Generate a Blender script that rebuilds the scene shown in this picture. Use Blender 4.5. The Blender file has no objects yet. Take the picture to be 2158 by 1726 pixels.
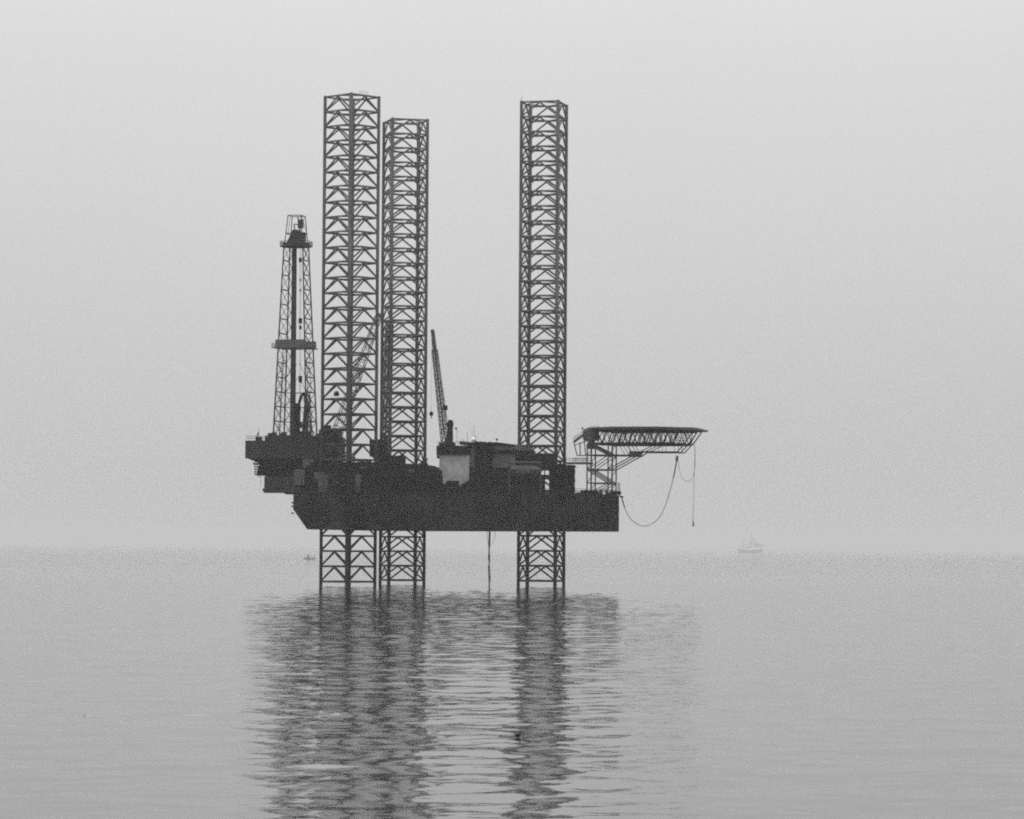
import bpy, math, random
import numpy as np
from mathutils import Matrix, Vector

random.seed(7)
S = bpy.context.scene
COL = S.collection
R = math.radians

# ------------------------------------------------------------------ camera
FPX, W0, H0 = 7100.0, 2158.0, 1726.0          # focal length in photo pixels
CAM = Vector((0, 0, 8.9))
cam_d = bpy.data.cameras.new("camera")
cam = bpy.data.objects.new("camera", cam_d); COL.objects.link(cam)
cam_d.sensor_width = 36.0
cam_d.lens = 36.0 * FPX / W0
cam_d.clip_start, cam_d.clip_end = 1.0, 60000.0
PITCH, ROLL = math.atan(290.0 / FPX), R(0.39)
CM = Matrix.Rotation(R(90) + PITCH, 3, 'X') @ Matrix.Rotation(ROLL, 3, 'Z')
cam.matrix_world = Matrix.Translation(CAM) @ CM.to_4x4()
S.camera = cam

PSI = R(14.1)                                  # yaw of the platform
RIG = Vector((-30.58, 763.0, 0.0))             # water level midway between the aft legs
CP, SP = math.cos(PSI), math.sin(PSI)

def ray(px, py):
    return CM @ Vector(((px - W0/2)/FPX, -(py - H0/2)/FPX, -1.0))

def wp(px, py, depth):
    d = ray(px, py); return CAM + d * (depth / d.y)

def to_rig(p):
    q = p - RIG
    return Vector((q.x*CP - q.y*SP, q.x*SP + q.y*CP, q.z))

def rl(px, py, v=0.0):
    """platform coordinates (forward, far side, up) of a photo pixel at distance v from the centre line"""
    a, b = to_rig(CAM), to_rig(CAM + ray(px, py))
    d = b - a
    return a + d * ((v - a.y) / d.y)

# --------------------------------------------------------------- materials
def mat(name, col, rough=0.7, noise=0.35, scale=0.6, metallic=0.0, spec=0.3, streak=0.0):
    m = bpy.data.materials.new(name); m.use_nodes = True
    nt = m.node_tree; b = nt.nodes["Principled BSDF"]
    b.inputs["Roughness"].default_value = rough
    b.inputs["Metallic"].default_value = metallic
    b.inputs["Specular IOR Level"].default_value = spec
    tc = nt.nodes.new("ShaderNodeTexCoord")
    n = nt.nodes.new("ShaderNodeTexNoise"); n.inputs["Scale"].default_value = scale
    n.inputs["Detail"].default_value = 5.0; n.inputs["Roughness"].default_value = 0.65
    if streak:
        mp = nt.nodes.new("ShaderNodeMapping"); mp.inputs["Scale"].default_value = (1, 1, streak)
        nt.links.new(tc.outputs["Object"], mp.inputs["Vector"]); nt.links.new(mp.outputs["Vector"], n.inputs["Vector"])
    else:
        nt.links.new(tc.outputs["Object"], n.inputs["Vector"])
    r = nt.nodes.new("ShaderNodeValToRGB")
    lo, hi = col*(1-noise), col*(1+noise)
    r.color_ramp.elements[0].position = 0.3; r.color_ramp.elements[1].position = 0.7
    r.color_ramp.elements[0].color = (lo, lo, lo, 1); r.color_ramp.elements[1].color = (hi, hi, hi, 1)
    nt.links.new(n.outputs["Fac"], r.inputs["Fac"]); nt.links.new(r.outputs["Color"], b.inputs["Base Color"])
    return m

M = {
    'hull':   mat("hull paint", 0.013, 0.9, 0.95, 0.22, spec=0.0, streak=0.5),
    'leg':    mat("leg steel", 0.035, 0.8, 0.35, 0.25, spec=0.1),
    'derrick':mat("derrick steel", 0.035, 0.8, 0.3, 0.4, spec=0.1),
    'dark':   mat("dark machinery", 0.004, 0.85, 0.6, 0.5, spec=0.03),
    'mid':    mat("grey machinery", 0.040, 0.65, 0.4, 0.5),
    'panel':  mat("windwall", 0.022, 0.8, 0.25, 0.3, spec=0.1),
    'lightp': mat("pale panel", 0.055, 0.6, 0.25, 0.4),
    'house':  mat("pale house wall", 0.27, 0.6, 0.3, 0.6),
    'quart':  mat("quarters wall", 0.080, 0.6, 0.3, 0.5),
    'white':  mat("white paint", 0.8, 0.4, 0.05, 1.0),
    'boatgrey': mat("lifeboat shell", 0.030, 0.7, 0.2, 0.6),
    'rope':   mat("hose rubber", 0.05, 0.8, 0.2, 1.0),
    'black':  mat("black plastic", 0.006, 0.5, 0.2, 3.0),
    'fishing':mat("weathered boat paint", 0.27, 0.6, 0.3, 0.8),
    'sail':   mat("pale sailcloth", 0.55, 0.9, 0.06, 0.3),
    'palehull': mat("pale boat planking", 0.50, 0.8, 0.1, 0.3),
}

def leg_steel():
    """grey weathered steel; its colour pales with height, painting in the haze on the upper legs"""
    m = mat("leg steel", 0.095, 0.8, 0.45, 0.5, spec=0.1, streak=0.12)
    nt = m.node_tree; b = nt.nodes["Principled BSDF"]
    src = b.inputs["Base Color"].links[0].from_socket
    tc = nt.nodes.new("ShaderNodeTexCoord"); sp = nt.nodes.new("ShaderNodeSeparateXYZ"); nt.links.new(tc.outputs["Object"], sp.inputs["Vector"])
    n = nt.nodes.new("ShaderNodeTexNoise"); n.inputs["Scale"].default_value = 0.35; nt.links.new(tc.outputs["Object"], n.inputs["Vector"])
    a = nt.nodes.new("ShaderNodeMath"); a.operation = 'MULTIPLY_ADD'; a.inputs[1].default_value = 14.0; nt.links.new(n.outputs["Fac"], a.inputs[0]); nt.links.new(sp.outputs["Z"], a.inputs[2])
    r = nt.nodes.new("ShaderNodeMapRange"); r.inputs[1].default_value = 27.0; r.inputs[2].default_value = 85.0; nt.links.new(a.outputs[0], r.inputs[0])  # height ramp stands in for haze: dark low down, pale at the top
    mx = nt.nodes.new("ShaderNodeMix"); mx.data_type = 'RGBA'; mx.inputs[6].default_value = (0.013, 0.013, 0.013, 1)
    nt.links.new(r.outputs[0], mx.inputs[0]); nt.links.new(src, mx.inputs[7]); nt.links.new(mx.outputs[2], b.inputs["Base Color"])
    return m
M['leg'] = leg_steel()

# ------------------------------------------------------------ mesh builder
class MB:
    def __init__(self): self.v, self.f = [], []
    def add(self, vs, fs):
        o = len(self.v); self.v += [tuple(p) for p in vs]; self.f += [tuple(i+o for i in f) for f in fs]
    def bar(self, p, q, r, n=6, r2=None):
        p, q = Vector(p), Vector(q); d = q - p
        if d.length < 1e-6: return self
        d.normalize(); r2 = r if r2 is None else r2
        a = d.orthogonal().normalized() if abs(d.z) < 0.95 else Vector((1, 0, 0)); a = (a - d*a.dot(d)).normalized(); b = d.cross(a)
        vs = []
        for c, rr in ((p, r), (q, r2)):
            for k in range(n):
                t = 2*math.pi*(k+0.5)/n
                vs.append(c + (a*math.cos(t) + b*math.sin(t))*rr)
        fs = [(k, (k+1) % n, n+(k+1) % n, n+k) for k in range(n)] + [tuple(reversed(range(n))), tuple(range(n, 2*n))]
        self.add(vs, fs); return self
    def path(self, pts, r, n=6, closed=False):
        pts = list(pts)
        for i in range(len(pts)-1): self.bar(pts[i], pts[i+1], r, n)
        if closed: self.bar(pts[-1], pts[0], r, n)
        return self
    def tube(self, pts, r, n=6):
        """one continuous tube along a polyline"""
        pts = [Vector(p) for p in pts]; vs, fs = [], []
        ref = Vector((0.13, 0.98, 0.1))
        for i, p in enumerate(pts):
            d = (pts[min(i+1, len(pts)-1)] - pts[max(i-1, 0)]).normalized()
            a = (ref - d*ref.dot(d)).normalized(); b = d.cross(a)
            rr = r[i] if isinstance(r, (list, tuple)) else r
            vs += [p + (a*math.cos(2*math.pi*k/n) + b*math.sin(2*math.pi*k/n))*rr for k in range(n)]
        for i in range(len(pts)-1):
            for k in range(n):
                fs.append((i*n+k, i*n+(k+1) % n, (i+1)*n+(k+1) % n, (i+1)*n+k))
        fs += [tuple(reversed(range(n))), tuple(range((len(pts)-1)*n, len(pts)*n))]
        self.add(vs, fs); return self
    def box(self, a, b, bev=0.0):
        (x0, y0, z0), (x1, y1, z1) = a, b
        x0, x1 = sorted((x0, x1)); y0, y1 = sorted((y0, y1)); z0, z1 = sorted((z0, z1))
        if bev <= 0:
            vs = [(x0,y0,z0),(x1,y0,z0),(x1,y1,z0),(x0,y1,z0),(x0,y0,z1),(x1,y0,z1),(x1,y1,z1),(x0,y1,z1)]
            self.add(vs, [(3,2,1,0),(4,5,6,7),(0,1,5,4),(1,2,6,5),(2,3,7,6),(3,0,4,7)])
        else:
            c = bev
            ring = [(x0+c,y0),(x1-c,y0),(x1,y0+c),(x1,y1-c),(x1-c,y1),(x0+c,y1),(x0,y1-c),(x0,y0+c)]
            self.prism(ring, z0, z1)
        return self
    def prism(self, poly, z0, z1):
        n = len(poly)
        vs = [(x, y, z0) for x, y in poly] + [(x, y, z1) for x, y in poly]
        self.add(vs, [tuple(reversed(range(n))), tuple(range(n, 2*n))] + [(k, (k+1) % n, n+(k+1) % n, n+k) for k in range(n)])
        return self
    def rings(self, rs, cap=True):
        n = len(rs[0]); vs = [p for r in rs for p in r]; fs = []
        for i in range(len(rs)-1):
            for k in range(n): fs.append((i*n+k, i*n+(k+1) % n, (i+1)*n+(k+1) % n, (i+1)*n+k))
        if cap: fs += [tuple(reversed(range(n))), tuple(range((len(rs)-1)*n, len(rs)*n))]
        self.add(vs, fs); return self
    def profile(self, pts, v0, v1):
        """outline in the (forward, up) plane given thickness across"""
        n = len(pts)
        vs = [(p[0], v0, p[1]) for p in pts] + [(p[0], v1, p[1]) for p in pts]
        self.add(vs, [tuple(range(n)), tuple(reversed(range(n, 2*n)))] + [(k, n+k, n+(k+1) % n, (k+1) % n) for k in range(n)])
        return self
    def ball(self, c, r, n=10, sx=1, sy=1, sz=1):
        c = Vector(c); rs = []
        for i in range(1, n):
            t = math.pi*i/n
            rs.append([c + Vector((r*sx*math.sin(t)*math.cos(2*math.pi*k/n), r*sy*math.sin(t)*math.sin(2*math.pi*k/n), -r*sz*math.cos(t))) for k in range(n)])
        return self.rings(rs)
    def rail(self, pts, h=1.1, r=0.035, step=2.0, base=0.0):
        for i in range(len(pts)-1):
            a, b = Vector(pts[i]), Vector(pts[i+1]); n = max(1, int((b-a).length/step))
            for k in range(n+1):
                p = a.lerp(b, k/n); self.bar(p+Vector((0,0,base)), p+Vector((0,0,h)), r, 4)
            for hh in (h, h*0.55): self.bar(a+Vector((0,0,hh)), b+Vector((0,0,hh)), r, 4)
        return self
    def build(self, name, m, parent=None, smooth=False):
        me = bpy.data.meshes.new(name)
        me.from_pydata(self.v, [], self.f); me.update()
        import bmesh
        bm = bmesh.new(); bm.from_mesh(me); bmesh.ops.recalc_face_normals(bm, faces=bm.faces); bm.to_mesh(me); bm.free()
        if smooth:
            for p in me.polygons: p.use_smooth = True
        me.materials.append(m)
        o = bpy.data.objects.new(name, me); COL.objects.link(o)
        if parent: o.parent = parent
        return o

def tag(o, label=None, cat=None, group=None, kind=None):
    if label: o['label'] = label
    if cat: o['category'] = cat
    if group: o['group'] = group
    if kind: o['kind'] = kind
    return o

def empty(name, loc, rz=0.0):
    o = bpy.data.objects.new(name, None); COL.objects.link(o)
    o.location = loc; o.rotation_euler = (0, 0, rz); o.empty_display_size = 2.0
    return o

def lattice_boom(mb, a, b, w0, w1, n, r=0.09, rb=0.05, side=Vector((0, 1, 0))):
    """four-chord boom from a to b, width w0 -> w1"""
    a, b = Vector(a), Vector(b); d = (b-a).normalized()
    s = (side - d*side.dot(d)).normalized(); t = d.cross(s)
    C = lambda f, i, j: a.lerp(b, f) + (s*i + t*j)*((w0 + (w1-w0)*f)/2)
    cor = [(-1,-1),(1,-1),(1,1),(-1,1)]
    for i, j in cor:
        mb.bar(C(0, i, j), C(1, i, j), r, 5)
    for k in range(n+1):
        for e in range(4):
            p, q = cor[e], cor[(e+1) % 4]
            mb.bar(C(k/n, *p), C(k/n, *q), rb, 4)
            if k < n:
                if (k+e) % 2: mb.bar(C(k/n, *p), C((k+1)/n, *q), rb, 4)
                else: mb.bar(C(k/n, *q), C((k+1)/n, *p), rb, 4)

# =============================================================== THE PLATFORM
rig = empty("drilling_platform", RIG, -PSI)
tag(rig, "dark jack-up drilling platform standing on three tall lattice legs in the sea", "oil platform")

ZB, ZM, ZT = 12.5, 16.9, 20.65

# hull ----------------------------------------------------------------------
def ring(z, aft, ch):
    return [(-12+aft, -24+ch*0.2, z), (-8+aft, -30.5+ch*0.1, z), (9, -30.5, z), (54.7, -7, z), (54.7, 7, z), (9, 30.5, z), (-8+aft, 30.5-ch*0.1, z), (-12+aft, 24-ch*0.2, z)]
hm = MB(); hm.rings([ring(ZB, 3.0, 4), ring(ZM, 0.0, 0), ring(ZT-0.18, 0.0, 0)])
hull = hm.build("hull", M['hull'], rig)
mb = MB()
rr = [(x*1.0, y) for x, y, z in ring(0, 0, 0)]
for i in range(8):
    a, b = rr[i], rr[(i+1) % 8]
    mb.bar((a[0], a[1], ZT-0.1), (b[0], b[1], ZT-0.1), 0.16, 6)
mb.build("deck_edge", M['hull'], hull)
mb = MB()
g = [Vector((x, y, ZT)) for x, y, z in ring(0, 0.6, 0)]
g = [Vector((p.x*0.985 + 0.2, p.y*0.98, ZT)) for p in g]
mb.rail([g[1], g[2], g[3], g[4], g[5], g[6]], 1.15, 0.04, 2.2)
mb.build("handrail", M['dark'], hull)
for u in range(-6, 9, 4): MB().bar((u, -30.6, ZB+1.0), (u, -30.6, ZT-1.2), 0.12, 5).build("fender", M['dark'], hull)
for k in range(1, 12):
    t = k/12; MB().bar((9+45.7*t, -30.5+23.5*t-0.05, ZB+0.8), (9+45.7*t, -30.5+23.5*t-0.05, ZT-0.9), 0.10, 5).build("fender", M['dark'], hull)
for z in (15.9, 17.4, 18.2): MB().box((-12.3, -24.4, z), (-11.9, -23.7, z+0.3)).build("fairlead", M['dark'], hull)
for (u, v) in ((53.4, -6.0), (53.8, -2), (53.8, 3), (50.5, -8.2)):
    MB().bar((u, v, ZT), (u, v, ZT+0.8), 0.22, 8).bar((u, v, ZT+0.7), (u, v, ZT+0.95), 0.36, 8).build("bollard", M['dark'], hull)

# legs ----------------------------------------------------------------------
LW, BAY, Z0 = 8.4, 3.345, 1.07
def make_leg(cu, cv, ang, dz):
    """ang: turn of the leg in platform coordinates"""
    h = LW/2; ca, sa = math.cos(ang), math.sin(ang)
    P = lambda i, j, z: Vector((cu + (i*ca - j*sa)*h, cv + (i*sa + j*ca)*h, z))
    cor = [(-1,-1),(1,-1),(1,1),(-1,1)]
    zs = [Z0 + dz + BAY*k for k in range(-1, 33)]
    lat = MB()
    for z in zs:
        for e in range(4):
            a, b = cor[e], cor[(e+1) % 4]
            lat.bar(P(*a, z), P(*b, z), 0.22, 6)
            m0 = P((a[0]+b[0])/2, (a[1]+b[1])/2, z); c = cor[(e+2) % 4]
            m1 = P((b[0]+c[0])/2, (b[1]+c[1])/2, z)
            lat.bar(m0, m1, 0.14, 5)
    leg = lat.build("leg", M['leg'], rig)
    for c in cor:                                   # chords with their rack teeth
        ch = MB(); ch.bar(P(*c, -3.2), P(*c, zs[-1]+0.25), 0.36, 8)
        o = Vector((c[0]*ca - c[1]*sa, c[0]*sa + c[1]*ca, 0)).normalized()
        t = Vector((-o.y, o.x, 0))
        for s in (-1, 1):
            a = P(*c, -3.2) + t*s*0.36; b = P(*c, zs[-1]-0.3) + t*s*0.36
            ch.bar(a, b, 0.12, 4)
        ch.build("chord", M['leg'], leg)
    for e in range(4):                              # inverted V bracing of one side
        a, b = cor[e], cor[(e+1) % 4]; br = MB()
        for k in range(1, len(zs)-1):
            z0, z1 = zs[k], zs[k+1]
            mid = P((a[0]+b[0])/2, (a[1]+b[1])/2, z1 - 0.12)
            for c in (a, b):
                f = 0.93
                foot = P(c[0]*f + (a[0]+b[0])/2*(1-f), c[1]*f + (a[1]+b[1])/2*(1-f), z0 + 0.32)
                br.bar(foot, mid, 0.20, 6)
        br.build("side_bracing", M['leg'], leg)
    return leg, P, zs[-1]
legA, PA, zA = make_leg(0, -21.65, R(-30), 0.0)
legB, PB, zB = make_leg(0, 21.65, R(30), 0.0)
legC, PC, zC = make_leg(38.5, 0.0, 0.0, 0.35)
mb = MB(); p = PC(-1, -1, zC); mb.bar(p, p + Vector((0, 0, 0.9)), 0.05, 5); mb.bar(p+Vector((0, 0, .6)), p + Vector((0.25, 0, 1.5)), 0.04, 4)
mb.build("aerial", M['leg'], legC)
mb = MB(); mb.rail([PA(1,-1,zA)*0.7+PA(1,1,zA)*0.3, PA(1,1,zA)*0.6+PA(1,-1,zA)*0.4], 0.9, 0.03, 1.5)
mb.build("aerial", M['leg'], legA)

# jack houses ---------------------------------------------------------------
def jack_house(P, top, skip=(), name="jack_house", motors=(-1, 1), reach=2.6):
    mb = MB()
    for c in [(-1,-1),(1,-1),(1,1),(-1,1)]:
        if c in skip: continue
        q = P(c[0]*1.12, c[1]*1.12, 0); s = 1.55
        mb.box((q.x-s, q.y-s, ZT), (q.x+s, q.y+s, top), 0.4)
        mb.box((q.x-s-0.25, q.y-s-0.25, top-0.5), (q.x+s+0.25, q.y+s+0.25, top-0.15), 0.4)
        for k in range(3):      # pinion motors
            for sx in motors:
                mb.bar((q.x+sx*1.5, q.y-s+0.8, ZT+1.3+k*2.0), (q.x+sx*reach, q.y-s+0.8, ZT+1.3+k*2.0), 0.6, 8)
    for c, d in (((-1,-1),(1,-1)), ((1,-1),(1,1)), ((1,1),(-1,1)), ((-1,1),(-1,-1))):
        if c in skip or d in skip: continue
        a, b = P(c[0]*1.1, c[1]*1.1, top-0.7), P(d[0]*1.1, d[1]*1.1, top-0.7); mb.bar(a, b, 0.55, 4)
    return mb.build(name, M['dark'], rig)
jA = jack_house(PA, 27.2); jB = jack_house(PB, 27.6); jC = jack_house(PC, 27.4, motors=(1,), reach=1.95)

# machinery and deck houses between the aft legs -----------------------------
def pbox(mb, x0, x1, ytop, ybot, v, dv, bev=0.0):
    a, b = rl(x0, ytop, v), rl(x1, ybot, v)
    mb.box((a.x, v, b.z), (b.x, v+dv, a.z), bev); return mb
mb = MB()
pbox(mb, 655, 905, 983, 1042, -12, 24, 0.5)
pbox(mb, 700, 800, 974, 985, -9, 12, 0.3)
pbox(mb, 800, 880, 978, 990, -6, 12, 0.3)
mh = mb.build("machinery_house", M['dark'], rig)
rnd = random.Random(3)
DK = M['dark']
for k in range(26):                                   # vents, lockers and pipework on the roof of the machinery house
    x = rnd.uniform(650, 900); v = rnd.uniform(-11, 8); p = rl(x, 983, v); h = rnd.uniform(0.4, 1.6) * (1.0 if x < 800 else 0.6)
    z = 27.0 if x < 900 else 26.0
    kind_ = rnd.random(); w_ = rnd.uniform(0.3, 1.3)
    if kind_ < 0.45: MB().box((p.x-w_, v-w_*.6, z-0.8), (p.x+w_, v+w_*.6, z+h), 0.1).build("locker", DK, rig)
    elif kind_ < 0.75: MB().bar((p.x, v, z-0.8), (p.x, v, z+h+0.8), 0.12, 6).bar((p.x, v, z+h+0.5), (p.x, v, z+h+0.9), 0.28, 8).build("vent", DK, rig)
    else: MB().path([(p.x, v, z-0.8), (p.x, v, z+h), (p.x+w_*2.4, v, z+h), (p.x+w_*2.4, v, z-0.8)], 0.09, 5).build("pipe", M['mid'], rig)
for k in range(64):                                   # tanks, pumps and pipe runs crowding the deck by the near leg
    u = rnd.uniform(-8, 16); v = rnd.uniform(-29, -12)
    if abs(u) < 6.5 and -28 < v < -15: v = rnd.choice((-29, -13.5))
    s = rnd.uniform(0.5, 1.5); h = rnd.uniform(1.0, 4.6)
    if rnd.random() < 0.55: MB().box((u-s, v-s*0.7, ZT), (u+s, v+s*0.7, ZT+h), 0.12).build("pump_skid", rnd.choice((DK, DK, M["mid"])), rig)
    else: MB().bar((u, v, ZT), (u, v, ZT+h), s*0.6, 10).build("tank", DK, rig)
for k in range(16):
    u = rnd.uniform(-8, 10); z = ZT + rnd.uniform(0.6, 5.0); v = rnd.uniform(-29.5, -27.8)
    MB().bar((u, v, z), (u+rnd.uniform(2, 7), v, z), rnd.uniform(0.08, 0.22), 6).build("pipe", DK, rig)
for k in range(14):
    u = rnd.uniform(-9, 13); v = rnd.uniform(-29.5, -27); MB().bar((u, v, ZT), (u, v, ZT+rnd.uniform(3, 7)), 0.09, 5).build("post", DK, rig)
for k in range(60):                                   # heaps and tanks along the middle of the near deck
    t = rnd.uniform(0.05, 0.58); u = 9+45.7*t; v = -30.5+23.5*t + rnd.uniform(1.2, 7)
    s = rnd.uniform(0.4, 1.3); h = rnd.uniform(0.8, 2.6)*(1.25-t*0.6)
    r_ = rnd.random()
    if r_ < 0.5: MB().box((u-s, v-s*0.7, ZT), (u+s, v+s*0.7, ZT+h), 0.12).build("pump_skid", DK, rig)
    elif r_ < 0.8: MB().bar((u-s, v, ZT+0.6), (u+s, v, ZT+0.6), 0.6, 10).build("tank", DK, rig)
    else: MB().bar((u, v, ZT), (u, v, ZT+h+1.0), 0.1, 5).build("post", DK, rig)
for (x0, x1, y0, y1) in ((706, 722, 984, 988), (756, 770, 983, 987), (858, 870, 989, 994), (664, 676, 997, 1001)):
    pbox(MB(), x0, x1, y0, y1, -29.2, 1.2).build("duct", M['mid'], rig)

# drill floor, substructure and cantilever -----------------------------------
can = MB()
for v in (-8.0, 6.6):                                  # the two cantilever beams
    a, b = rl(557, 1004, -8), rl(640, 1039, -8)
    can.box((a.x, v, b.z), (8.0, v+1.4, a.z))
    for k in range(10): can.box((a.x+1+k*3.0, v-0.12, b.z+0.1), (a.x+1.25+k*3.0, v+1.52, a.z-0.1))
a = rl(557, 1004, -8); can.box((a.x+0.02, -6.6, 22.0), (a.x+1.0, 6.6, 24.9)); can.box((a.x+8, -6.6, 22.0), (a.x+8.8, 6.6, 24.9))
can.box((a.x+1.0, -6.6, 21.2), (a.x+7.9, 6.6, 21.6))
can = can.build("cantilever", M['panel'], rig)
mb = MB()                                              # lower edge and shoe of the cantilever
a, b = rl(604, 1038, -8.4), rl(640, 1042, -8.4); mb.box((a.x, -8.4, b.z), (b.x+4, -6, a.z))
mb.build("skid_shoe", M['dark'], can)
sub = MB()
P_ = [rl(x, y, -7.0) for x, y in ((519, 965), (640, 965), (640, 1004), (541, 1002), (543, 986), (548, 977), (541, 974))]
sub.profile([(p.x, p.z) for p in P_], -7.0, 7.0)
a, b = rl(640, 966, -6), rl(690, 1035, -6); sub.box((a.x, -6, b.z), (b.x, 6, a.z-0.1))
sub = sub.build("substructure", M['dark'], rig)
mb = MB()
pbox(mb, 638, 668, 967, 986, -8.6, 0.5); pbox(mb, 620, 643, 989, 1022, -8.7, 0.5)
mb.build("windwall", M['lightp'], sub)
mb = MB()                                              # stair tower hanging at the left end
for x in (537, 548):
    mb.bar(rl(x, 968, -6.8), rl(x, 1001, -6.8), 0.09, 5)
for k in range(6):
    mb.bar(rl(537, 972+k*5.4, -6.8), rl(548, 973.5+k*5.4, -6.8), 0.09, 4)
    mb.bar(rl(537, 972+k*5.4, -6.8), rl(548, 978.5+k*5.4, -6.8), 0.06, 4)
pbox(mb, 533, 543, 976, 979, -7.3, 3)
pbox(mb, 537, 558, 998, 1001, -7.3, 3)
mb.bar(rl(549, 1002, -7), rl(550, 1024, -7), 0.05, 4); mb.bar(rl(555, 1030, -8.2), rl(558, 1036, -8.2), 0.3, 6)
mb.build("stair", M['dark'], sub)
fl = MB()
a, b = rl(517, 928.5, -8), rl(684, 966, -8)
fl.box((a.x, -8, b.z), (b.x, 8, a.z))
fl = fl.build("drill_floor", M['panel'], rig)
mb = MB()
p, q = rl(558, 918, -7.9), rl(684, 928.6, -7.9)
mb.box((p.x, -7.9, q.z+0.003), (q.x, 7.9, p.z))
p2 = rl(672, 905, -7.5); mb.box((p2.x, -7.5, p.z+0.003), (q.x, 3, p2.z))
for k in range(24):
    x = p.x + 0.3 + k*(q.x-p.x-0.6)/23; mb.box((x-0.12, -8.08, b.z+0.4), (x+0.12, -7.9, p.z-0.15))
for k in range(9):
    x = rnd.uniform(p.x+1, q.x-1); mb.box((x-0.4, -7.8, p.z), (x+0.5, -6.5, p.z+rnd.uniform(0.4, 1.1)))
mb.build("windwall", M['panel'], fl)
mb = MB()
mb.rail([Vector((a.x+0.1, 7.8, a.z)), Vector((a.x+0.1, -7.8, a.z)), Vector((p.x, -7.8, a.z))], 1.1, 0.03, 1.6)
mb.build("handrail", M['mid'], fl)
mb = MB()
w = rl(545, 928.5, -5); mb.bar(w, w+Vector((0, 0, 2.9)), 0.09, 5, 0.03); mb.box((w.x-0.6, -5.6, w.z), (w.x+0.6, -4.2, w.z+0.9), 0.1)
mb.bar(w+Vector((-.5, 0, .9)), w+Vector((0, 0, 2.0)), 0.12, 5)
mb.build("winch", M['dark'], fl)

# derrick ---------------------------------------------------------------------
DZ0, DZ1 = rl(622, 919, 0).z, rl(622, 519, 0).z
dcx = rl(622, 919, 0).x; dtx = rl(624.5, 519, 0).x
HB, HT = 3.95, 2.25
def DC(i, j, f, o=0.0):
    h = HB + (HT-HB)*f + o
    return Vector((dcx + (dtx-dcx)*f + i*h, j*h, DZ0 + (DZ1-DZ0)*f))
dm = MB()
cor = [(-1,-1),(1,-1),(1,1),(-1,1)]
for c in cor: dm.bar(DC(*c, 0), DC(*c, 1), 0.19, 6, 0.15)
NL = 13
for k in range(NL+1):
    f = k/NL
    for i in (-1, 1): dm.bar(DC(i, -1, f), DC(i, 1, f), 0.17, 5)
    if k in (0, 1, 2, 3, 13): dm.bar(DC(-1, 1, f), DC(1, 1, f), 0.10, 5)
    if k in (0, 13): dm.bar(DC(-1, -1, f), DC(1, -1, f), 0.10, 5)
    if k < NL:
        g1 = (k+1)/NL
        for i in (-1, 1):
            dm.bar(DC(i, -1, f), DC(i, 1, g1), 0.075, 4); dm.bar(DC(i, 1, f), DC(i, -1, g1), 0.075, 4)
            if k < 6: dm.bar(DC(i, 0.1, f), DC(i, 0.1 if k % 2 else -0.15, g1), 0.08, 4)
        dm.bar(DC(0.35, 1, f), DC(1, 1, g1), 0.07, 4); dm.bar(DC(1, 1, f), DC(0.35, 1, g1), 0.07, 4)
        dm.bar(DC(-1, 1, f), DC(-0.5, 1, g1), 0.07, 4); dm.bar(DC(-0.5, 1, f), DC(-1, 1, g1), 0.07, 4)
        if k < 5:
            dm.bar(DC(-1, 1, f), DC(-0.2, 1, g1), 0.055, 4); dm.bar(DC(1, 1, f), DC(0.4, 1, g1), 0.055, 4)
            dm.bar(DC(-1, -1, f), DC(-0.55, -1, g1), 0.055, 4); dm.bar(DC(-0.55, -1, f), DC(-1, -1, g1), 0.055, 4)
            dm.bar(DC(1, -1, f), DC(0.6, -1, g1), 0.055, 4)
for i, j, r in ((-0.62, -1, 0.10), (0.55, 1, 0.08)):
    dm.bar(DC(i, j, 0), DC(i*0.9, j, 0.42), r, 5)
dm.bar(DC(0.35, 1, 0), DC(0.35, 1, 1), 0.07, 5); dm.bar(DC(-0.5, 1, 0), DC(-0.5, 1, 1), 0.06, 5)
derrick = dm.build("derrick", M['derrick'], rig)
mb = MB()                                   # racked drill pipe standing in the derrick, one dark bundle
for k in range(5):
    for l in range(3):
        a = Vector((rl(618, 919, 0).x - 0.46 + k*0.21, -0.9+l*0.5, DZ0)); b = Vector((rl(621, 519, 0).x - 0.36 + k*0.18, -0.5+l*0.35, DZ1-0.3))
        mb.bar(a, b, 0.11, 5)
mb.build("drill_pipe", M['derrick'], derrick)
mb = MB()                                   # travelling block, hoisting lines and standpipe
a, b = rl(632, 919, -1), rl(633, 519, -1)
for o in (-0.12, 0.12): mb.bar(a+Vector((o, 0, 0)), b+Vector((o, 0, 0)), 0.035, 4)
for y_, s in ((548, .35), (590, .2), (612, .2), (676, .42), (690, .3), (798, .45), (803, .3)):
    q = rl(633, y_, -1); mb.box((q.x-s*0.8, -1-s, q.z-s*1.4), (q.x+s*0.8, -1+s, q.z+s*1.4), 0.08)
mb.bar(rl(640, 919, 2), rl(645, 840, 2), 0.5, 6, 0.35); mb.bar(rl(646, 860, 2), rl(640, 826, 2), 0.35, 6, 0.2)
mb.bar(rl(627, 919, -1), rl(626, 850, -1), 0.55, 8, 0.35)
mb.box(tuple(rl(625, 890, -2)), tuple(rl(637, 902, 0.5)))
mb.path([rl(629, 915, 1), rl(630, 850, 1), rl(636, 832, 1), rl(643, 830, 1), rl(647, 850, 1), rl(647, 915, 1)], 0.33, 6)
mb.bar(rl(655, 919, 2), rl(652, 830, 2), 0.16, 5); mb.bar(rl(660, 919, 1), rl(650, 850, 1), 0.1, 5)
mb.build("travelling_block", M['dark'], derrick)
mb = MB()                                   # monkey board gallery
fm = (rl(622, 733, 0).z - DZ0)/(DZ1-DZ0); zc = rl(622, 735, 0).z
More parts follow.
